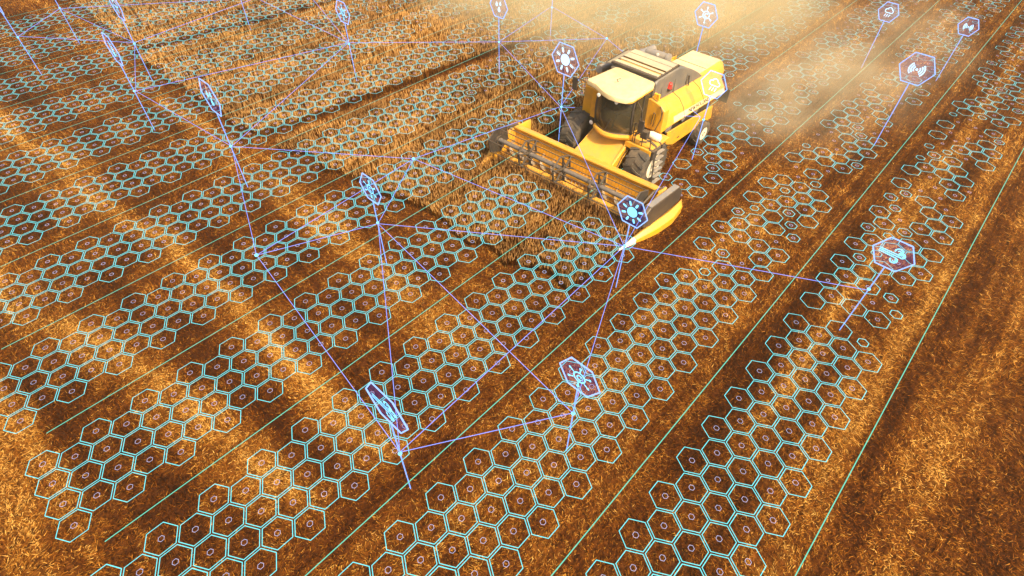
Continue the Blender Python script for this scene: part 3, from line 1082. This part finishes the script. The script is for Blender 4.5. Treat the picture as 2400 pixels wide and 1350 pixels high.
def ordw(i):
    """1 -> first"""
    if i <= 20: return ORD[i - 1]
    if i % 10 == 0: return TENS[i // 10][:-1] + 'ieth'
    return TENS[i // 10] + '-' + ORD[i % 10 - 1]


S3 = math.sqrt(3)
PITCH = 9.392
LINE0 = 7.34


def grid_point(u, v, z=0.0):
    return Vector((u * K, -v * K, H0 + z * K))


def pix(p):
    d = p - CAM
    w = d.dot(fwd)
    return (1200 + 1283.2946 * d.dot(right) / w, 675 - 1283.2946 * d.dot(up) / w, w)


def hex_ring(ro, ri, h=0.006):
    m = MB()
    o = [(ro * math.cos(R(60 * i)), ro * math.sin(R(60 * i))) for i in range(6)]
    n = [(ri * math.cos(R(60 * i)), ri * math.sin(R(60 * i))) for i in range(6)]
    vs = [(x, y, 0) for x, y in o] + [(x, y, 0) for x, y in n]
    fs = [(i, (i + 1) % 6, 6 + (i + 1) % 6, 6 + i) for i in range(6)]
    return vs, fs


def ring_mesh(name, ro, ri, mat):
    vs, fs = hex_ring(ro * K, ri * K)
    me = bpy.data.meshes.new(name)
    me.from_pydata(vs, [], fs)
    me.materials.append(MATS[mat])
    return me


HEX_O, HEX_I = .947, .898
ME_HEX = ring_mesh('hexagon_outline', HEX_O, HEX_I, 'cyan_light')
ME_SMALL = ring_mesh('centre_hexagon', .185, .158, 'lilac_light')

# where the harvester stands no tile is drawn
_r = MC.location


def blocked(P):
    a = (P.x - _r.x) / SC
    b = -(P.y - _r.y) / SC
    if -3.4 < a < -.9 and -3.9 < b < 4.1: return True
    if -1.2 < a < 6.7 and -1.9 < b < 2.35: return True
    return False


rnd = random.Random(5)
tiles = []      # (depth, strip, col, row, nrows, u, v, scale, has_ring)
for k in range(-8, 5):
    for c in range(0, 95):
        nr = 4 if c % 2 == 0 else 3
        for r in range(nr):
            u = 1.5 * c
            v = PITCH * k + (r + (0 if nr == 4 else .5)) * S3
            rv = rnd.random(); rv2 = rnd.random(); rv3 = rnd.random()
            if k == -8 and u < 26: continue
            P = grid_point(u, v)
            x, y, w = pix(P)
            if w < 1 or not (-150 < x < 2550 and -60 < y < 1480): continue
            if blocked(P): continue
            lim = 42.5 + 3.0 * (rv2 - .5)
            if v < -10: lim += 12
            elif v < 2: lim += 6
            scale, ring, dot = 1.0, True, True
            if u > lim:
                t = min(1, (u - lim) / 30)
                p = rv
                if p < .60 - .12 * t: pass
                elif p < .70 - .08 * t: scale = .45 + .3 * rv3
                else: ring = False
                dot = rv3 > .35
                if not ring and not dot: continue
            tiles.append((w, k, c, r, nr, u, v, scale, ring, dot, x, y))
# columns are counted from the near end of each strip, tiles across from the left
vis = [t for t in tiles if -10 < t[10] < 2410 and -10 < t[11] < 1360]
firstcol = {}
for t in vis:
    if t[8]: firstcol[t[1]] = min(firstcol.get(t[1], 999), t[2])
big = sorted([t for t in vis if t[8] and t[7] == 1.0], key=lambda t: t[0])[:300]
bigset = set((t[1], t[2], t[3]) for t in big)
ACROSS = {4: ['leftmost', 'second from left', 'third from left', 'rightmost'], 3: ['leftmost', 'middle', 'rightmost']}
for t in big:
    w, k, c, r, nr, u, v, s, ring, dot, x, y = t
    o = bpy.data.objects.new('light_hexagon', ME_HEX)
    o.location = grid_point(u, v)
    link(o)
    strip = 4 - k
    sname = 'rightmost strip' if strip == 0 else ordw(strip + 1) + ' strip from right'
    tag(o, 'glowing cyan hexagon, %s in %s column of %s' % (ACROSS[nr][r], ordw(c - firstcol[k] + 1), sname), 'hexagon', 'cyan hexagons drawn over the field in strips')
    if dot:
        q = bpy.data.objects.new('centre_hexagon', ME_SMALL)
        link(q, o)
        q.location = (0, 0, 0.0)
ms, md = MB(), MB()
for t in tiles:
    w, k, c, r, nr, u, v, s, ring, dot, x, y = t
    if (k, c, r) in bigset: continue
    P = grid_point(u, v)
    if ring:
        vs, fs = hex_ring(HEX_O * K * s, (HEX_O * s - .057) * K)
        ms.add([(P.x + a, P.y + b, P.z) for a, b, _ in vs], fs)
    if dot:
        vs, fs = hex_ring(.175 * K, .135 * K)
        md.add([(P.x + a, P.y + b, P.z) for a, b, _ in vs], fs)
far = ms.build('far_light_hexagons', 'cyan_light')
tag(far, 'far cyan hexagon outlines fading into the distance over crop and stubble', 'hexagons', kind='stuff')
fd = md.build('centre_hexagons', 'lilac_light', far)
fd['kind'] = 'stuff'
print('tiles', len(tiles), 'big', len(big))

# long green guide lines between the strips
for k in range(-9, 5):
    v = LINE0 + PITCH * k
    u0, u1 = .84, 150.0
    m = MB()
    hw = .027
    m.add([(u0 * K, -(v - hw) * K, H0 + .004), (u1 * K, -(v - hw) * K, H0 + .004), (u1 * K, -(v + hw) * K, H0 + .004), (u0 * K, -(v + hw) * K, H0 + .004)], [(0, 1, 2, 3)])
    o = m.build('guide_line', 'green_light')
    s = 4 - k
    if s == 0: lab = 'long thin green line right of the rightmost hexagon strip'
    elif s == 1: lab = 'long thin green line between the rightmost and second hexagon strips from right'
    else: lab = 'long thin green line between the %s and %s hexagon strips from right' % (ordw(s), ordw(s + 1))
    tag(o, lab, 'line', 'green guide lines along the field')


# ------------------------------------------------------------------ sensor markers
def arc(m, cx, cy, r, a0, a1, w, n=14):
    """flat ring segment in the icon plane"""
    vs, fs = [], []
    for i in range(n + 1):
        A = R(lerp(a0, a1, i / n))
        vs += [(cx + (r - w / 2) * math.cos(A), cy + (r - w / 2) * math.sin(A)), (cx + (r + w / 2) * math.cos(A), cy + (r + w / 2) * math.sin(A))]
    for i in range(n):
        fs.append((2 * i, 2 * i + 1, 2 * i + 3, 2 * i + 2))
    m.append((vs, fs))


def disc(m, cx, cy, r, n=20):
    m.append(([(cx + r * math.cos(2 * math.pi * i / n), cy + r * math.sin(2 * math.pi * i / n)) for i in range(n)], [tuple(range(n))]))


def bar(m, x0, y0, x1, y1, w):
    d = math.hypot(x1 - x0, y1 - y0)
    nx, ny = -(y1 - y0) / d * w / 2, (x1 - x0) / d * w / 2
    m.append(([(x0 + nx, y0 + ny), (x1 + nx, y1 + ny), (x1 - nx, y1 - ny), (x0 - nx, y0 - ny)], [(0, 1, 2, 3)]))
    disc(m, x0, y0, w / 2 * .98, 8)
    disc(m, x1, y1, w / 2 * .98, 8)


def icon_sun(m):
    disc(m, 0, 0, .33)
    for i in range(8):
        A = R(22.5 + 45 * i)
        bar(m, .47 * math.cos(A), .47 * math.sin(A), .64 * math.cos(A), .64 * math.sin(A), .13)


def icon_sun_ring(m):
    arc(m, 0, 0, .27, 0, 360, .07, 28)
    arc(m, .02, -.02, .13, 40, 300, .06, 14)
    for i in range(6):
        A = R(30 + 60 * i)
        bar(m, .33 * math.cos(A), .33 * math.sin(A), .52 * math.cos(A), .52 * math.sin(A), .06)
        disc(m, .56 * math.cos(A), .56 * math.sin(A), .065, 10)


def icon_wind(m):
    for y, x1, r, sg in ((.11, .14, .17, 1), (.0, .36, .13, 1), (-.11, .14, .16, -1)):
        bar(m, -.66, y * .8 + .02, x1, y, .055)
        a0 = -90 if sg > 0 else 90
        arc(m, x1, y + sg * r, r, a0, a0 + sg * 290, .07, 18)
        arc(m, x1 + .02, y + sg * (r * .95), r * .42, a0, a0 + sg * 260, .05, 12)


def icon_signal(m):
    disc(m, 0, -.02, .07, 12)
    for r in (.18, .30, .42):
        arc(m, 0, -.02, r, -48, 48, .07)
        arc(m, 0, -.02, r, 132, 228, .07)


def icon_drops(m):
    for cx, cy, s in ((-.22, .12, .13), (.18, .22, .11), (.04, -.24, .15)):
        pts = [(cx + s * math.cos(R(a)), cy - .3 * s + s * math.sin(R(a))) for a in range(150, 391, 20)] + [(cx, cy + 1.7 * s)]
        m.append((pts, [tuple(range(len(pts)))]))


def icon_thermo(m):
    bar(m, -.08, -.12, -.08, .45, .12)
    disc(m, -.08, -.30, .17)
    for i in range(3):
        bar(m, .12, .38 - .18 * i, .32, .38 - .18 * i, .06)


def icon_rain(m):
    arc(m, -.18, .12, .17, 60, 270, .07)
    arc(m, .04, .22, .22, 10, 150, .07)
    arc(m, .26, .10, .15, -90, 90, .07)
    bar(m, -.18, -.05, .26, -.05, .07)
    for x in (-.16, .04, .24):
        bar(m, x, -.20, x - .08, -.42, .06)


def flat_mesh(name, shapes, s, mat, lift):
    """icon plane: first axis -> -Y (to the right in the picture), second -> Z; lift stacks overlapping pieces"""
    mb = MB()
    for i, (vs, fs) in enumerate(shapes):
        mb.add([(-lift - .0006 * i, -x * s, y * s) for x, y in vs], fs)
    return mb


def marker(uv, zc, r, icon, label, white=False, node=3.5, two=None):
    u, v = uv
    e = empty('sensor_marker', (u * K, -v * K, 0.02))
    tag(e, label, 'marker', 'hexagonal sensor markers on thin poles')
    rk = r * K
    zb = (zc - r * .866) * K + H0 - .02
    pr = .017
    MB().tube((0, 0, 0.0), (0, 0, zb), pr * .75, pr, n=6).build('pole', 'pole_light', e)
    zc_ = zc * K + H0 - .02
    pts = [(rk * math.cos(R(60 * i)), rk * math.sin(R(60 * i))) for i in range(6)]
    m = MB()
    for i in range(6):
        a, b = pts[i], pts[(i + 1) % 6]
        m.tube((0, -a[0], zc_ + a[1]), (0, -b[0], zc_ + b[1]), .016, n=6)
    m.build('plate_frame', 'blue_light', e)
    MB().prism([(-a[0] * .97, zc_ + a[1] * .97) for a in pts], 'x', .004, .012).build('plate_pane', 'marker_pane', e)
    sh_ = []
    icon(sh_)
    o = flat_mesh('icon', sh_, rk * 1.0, None, .004).build('icon', 'icon_white' if white else 'icon_light', e)
    o.location = (0, 0, zc_)
    if node:
        MB().lathe([(.004, -.05), (.035, -.03), (.05, 0), (.035, .03), (.004, .05)], 10, 'z', (0, 0, node * K + H0 - .02)).build('node', 'icon_light', e)
    return e


marker((20.82, -25.22), 7.80, 1.62, icon_thermo, 'hexagonal marker seen edge-on near the upper left, showing a thermometer icon')
marker((22.68, -8.55), 8.22, 1.65, icon_drops, 'narrow hexagonal marker with three drops beside the near crop edge')
marker((25.33, 9.69), 6.72, 1.28, icon_sun_ring, 'tilted hexagonal marker with ringed sun icon left of the cutting header')
marker((14.34, 26.05), 8.21, 1.62, icon_wind, 'marker seen edge-on, lowest in the picture, wind icon on blue frame')
marker((22.72, 31.33), 7.18, 1.34, icon_sun_ring, 'hexagonal marker with ringed sun icon in the stubble foreground')
marker((44.72, 40.23), 6.82, 1.30, icon_wind, 'hexagonal marker with curling wind icon standing right of the harvester')
marker((36.55, 25.22), 6.72, 1.28, icon_sun, 'hexagonal marker with solid blue sun icon at the header\'s near end')
marker((49.18, 8.55), 8.31, 1.64, icon_sun, 'hexagonal marker with solid white sun icon left of the cab', white=True)
marker((69.45, 12.11), 7.90, 1.40, icon_sun_ring, 'hexagonal marker with ringed sun icon behind the grain tank', white=True)
marker((57.02, 20.2), 7.10, 1.34, icon_rain, 'hexagonal marker glowing white in front of the harvester\'s rear side', white=True)
marker((73.19, 33.08), 7.4, 1.62, icon_signal, 'hexagonal marker with radio wave icon in the dust right of the harvester', white=True, node=None)
marker((91.30, 25.31), 5.9, 1.20, icon_rain, 'small rain cloud marker at the top right in the dust', white=True, node=None)
marker((94.31, 33.53), 5.6, 1.10, icon_signal, 'small radio wave marker nearest the far right corner', white=True, node=None)
marker((42.99, -18.92), 7.08, 1.34, icon_sun_ring, 'hexagonal marker with ringed sun at the top, over the far standing wheat')
marker((55.81, -6.64), 7.55, 1.40, icon_drops, 'bright marker at top centre, upright pole in standing wheat', white=True)
marker((25.46, -36.83), 7.70, 1.62, icon_rain, 'narrow marker cut by the top edge near the upper left corner')
marker((16.61, -48.31), 7.6, 1.5, icon_sun, 'marker pole at the left picture edge, its plate mostly out of view')
marker((23.15, -54.65), 7.6, 1.5, icon_drops, 'marker pole in the upper left corner, plate above the picture')
marker((41.55, -42.16), 7.4, 1.5, icon_wind, 'marker pole on the top edge left of centre, far in the wheat')
marker((68.59, -9.15), 7.4, 1.5, icon_sun, 'faint marker pole at the top edge in the golden glow')

# violet network lines between marker nodes
ND = {'N1': (20.93, -25.13), 'N2': (22.72, -8.44), 'N3': (25.28, 9.8), 'N4': (14.38, 25.98), 'N5': (22.73, 31.29), 'N6': (44.59, 40.24), 'N7': (36.46, 25.21),
      'N8': (49.14, 8.48), 'N10': (56.30, 20.10), 'N14': (43.14, -19.24), 'N15': (55.86, -6.66), 'N16': (25.58, -37.09), 'N17': (16.75, -48.61),
      'N18': (23.1, -54.46), 'Na': (32.91, 4.94), 'Nb': (16.95, 6.25), 'Ne': (65.74, 1.99), 'N20': (68.82, -9.41), 'Nt': (42.78, -39.98), 'Nt2': (48.45, -35.85)}
NN = {'N1': 'thermometer marker', 'N2': 'drops marker', 'N3': 'header-side ringed sun marker', 'N4': 'lowest wind marker', 'N5': 'foreground ringed sun marker',
      'N6': 'right wind marker', 'N7': 'blue sun marker', 'N8': 'white sun marker', 'N10': 'harvester-side marker', 'N14': 'top ringed sun marker', 'N15': 'top centre marker',
      'N16': 'upper left rain marker', 'N17': 'left edge pole', 'N18': 'upper left corner pole', 'Na': 'free node in wheat', 'Nb': 'free node in stubble',
      'Ne': 'free node behind cab', 'N20': 'hazy top pole', 'Nt': 'top edge pole', 'Nt2': 'top edge of picture'}
ED = [('N17', 'N18'), ('N17', 'N16'), ('N18', 'N16'), ('N16', 'N1'), ('N1', 'N2'), ('N1', 'N14'), ('N16', 'Nt'), ('N14', 'N15'), ('N15', 'Ne'), ('N14', 'Nt'), ('N14', 'Nt2'),
      ('N2', 'N14'), ('N2', 'Na'), ('Na', 'N3'), ('Na', 'N7'), ('Na', 'N8'), ('N3', 'N7'), ('N7', 'N6'), ('N3', 'Nb'), ('N2', 'Nb'), ('Nb', 'N4'), ('Nb', 'Na'), ('N3', 'N4'),
      ('N3', 'N5'), ('N4', 'N7'), ('N4', 'N5'), ('N5', 'N7'), ('N8', 'N10'), ('N8', 'N7'), ('N8', 'Ne'), ('N15', 'N8'), ('N15', 'N20'), ('Ne', 'N10'), ('Ne', 'N20'), ('N10', 'N7'), ('N18', 'Nt')]
for a, b in ED:
    P, Q = [grid_point(*ND[q], 4.05 if q == 'N10' else 3.5) for q in (a, b)]
    mid = (P + Q) / 2
    m = MB().tube(P - mid, Q - mid, .0085, n=5)
    o = m.build('network_line', 'violet_light')
    o.location = mid
    tag(o, 'violet line from %s to %s' % (NN[a], NN[b]), 'line', 'violet lines linking the markers')
for nme, key in (('crossing point of violet lines over the standing wheat edge', 'Na'), ('crossing point of violet lines over the left stubble', 'Nb'), ('crossing point of violet lines behind the cab', 'Ne')):
    P = grid_point(*ND[key], 3.5)
    o = MB().lathe([(.004, -.06), (.045, -.03), (.06, 0), (.045, .03), (.004, .06)], 10, 'z').build('network_node', 'icon_light')
    o.location = P
    tag(o, 'small bright ' + nme, 'node')


# ------------------------------------------------------------------ dust and haze
def dust_volume(name, c, size, density, color, label, seed, rz=0.0, aniso=-.1, lo=.38):
    bm = bmesh.new()
    bmesh.ops.create_icosphere(bm, subdivisions=3, radius=1.0)
    me = bpy.data.meshes.new(name)
    bm.to_mesh(me)
    bm.free()
    o = bpy.data.objects.new(name, me)
    o.location = c
    o.scale = size
    o.rotation_euler = (0, 0, rz)
    link(o)
    m = bpy.data.materials.new(name)
    n, N, L = nodes_of(m)
    out = N.new('ShaderNodeOutputMaterial')
    pv = N.new('ShaderNodeVolumePrincipled')
    pv.inputs['Color'].default_value = (*color, 1)
    pv.inputs['Anisotropy'].default_value = aniso
    tc = N.new('ShaderNodeTexCoord')
    ln = N.new('ShaderNodeVectorMath')
    ln.operation = 'LENGTH'
    L.new(tc.outputs['Object'], ln.inputs[0])
    fall = N.new('ShaderNodeMapRange')
    fall.inputs[1].default_value = 1.0
    fall.inputs[2].default_value = 0.2
    fall.inputs[3].default_value = 0.0
    fall.inputs[4].default_value = 1.0
    L.new(ln.outputs['Value'], fall.inputs[0])
    nz = N.new('ShaderNodeTexNoise')
    nz.inputs['Scale'].default_value = 2.4
    nz.inputs['Detail'].default_value = 4
    ad = N.new('ShaderNodeVectorMath')
    ad.inputs[1].default_value = (seed, seed * 2.3, 0)
    L.new(tc.outputs['Object'], ad.inputs[0])
    L.new(ad.outputs[0], nz.inputs['Vector'])
    r = N.new('ShaderNodeMapRange')
    r.inputs[1].default_value = lo
    r.inputs[2].default_value = .68
    L.new(nz.outputs[0], r.inputs[0])
    mu = N.new('ShaderNodeMath')
    mu.operation = 'MULTIPLY'
    L.new(fall.outputs[0], mu.inputs[0])
    L.new(r.outputs[0], mu.inputs[1])
    m2 = N.new('ShaderNodeMath')
    m2.operation = 'MULTIPLY'
    m2.inputs[1].default_value = density
    L.new(mu.outputs[0], m2.inputs[0])
    L.new(m2.outputs[0], pv.inputs['Density'])
    L.new(pv.outputs[0], out.inputs['Volume'])
    me.materials.append(m)
    tag(o, label, 'dust', kind='stuff')


DUSTC = (1.0, 0.81, 0.50)
dust_volume('far_glow_haze', (37.0, 5.5, 1.6), (15.0, 14.0, 4.6), .40, (1.0, 0.83, 0.48), 'golden haze added to imitate the glow over the far wheat at top centre', 1.7, 0, -.15, .12)  # volume added to stand in for the glow at top centre
dust_volume('dust_cloud', (33.0, -10.2, 1.5), (11.5, 5.0, 2.2), .19, DUSTC, 'pale dust cloud trailing behind the harvester over the stubble', 3.1, R(-6))
dust_volume('dust_plume', (27.8, -9.2, 1.3), (4.6, 2.4, 1.6), .34, DUSTC, 'thick dust plume right behind the harvester\'s straw hood', 8.7, R(-14))

hz = MB().box(-30, 75, -45, 60, -1.5, CAM.z + 1.0).build('haze', 'ink')
hm = bpy.data.materials.new('haze')
n, N, L = nodes_of(hm)
out = N.new('ShaderNodeOutputMaterial')
pv = N.new('ShaderNodeVolumePrincipled')
pv.inputs['Color'].default_value = (1.0, 0.80, 0.45, 1)
pv.inputs['Anisotropy'].default_value = 0.55
pv.inputs['Density'].default_value = 0.0025
L.new(pv.outputs[0], out.inputs['Volume'])
hz.data.materials.clear()
hz.data.materials.append(hm)
tag(hz, 'golden haze in the air over the field', 'haze', kind='stuff')
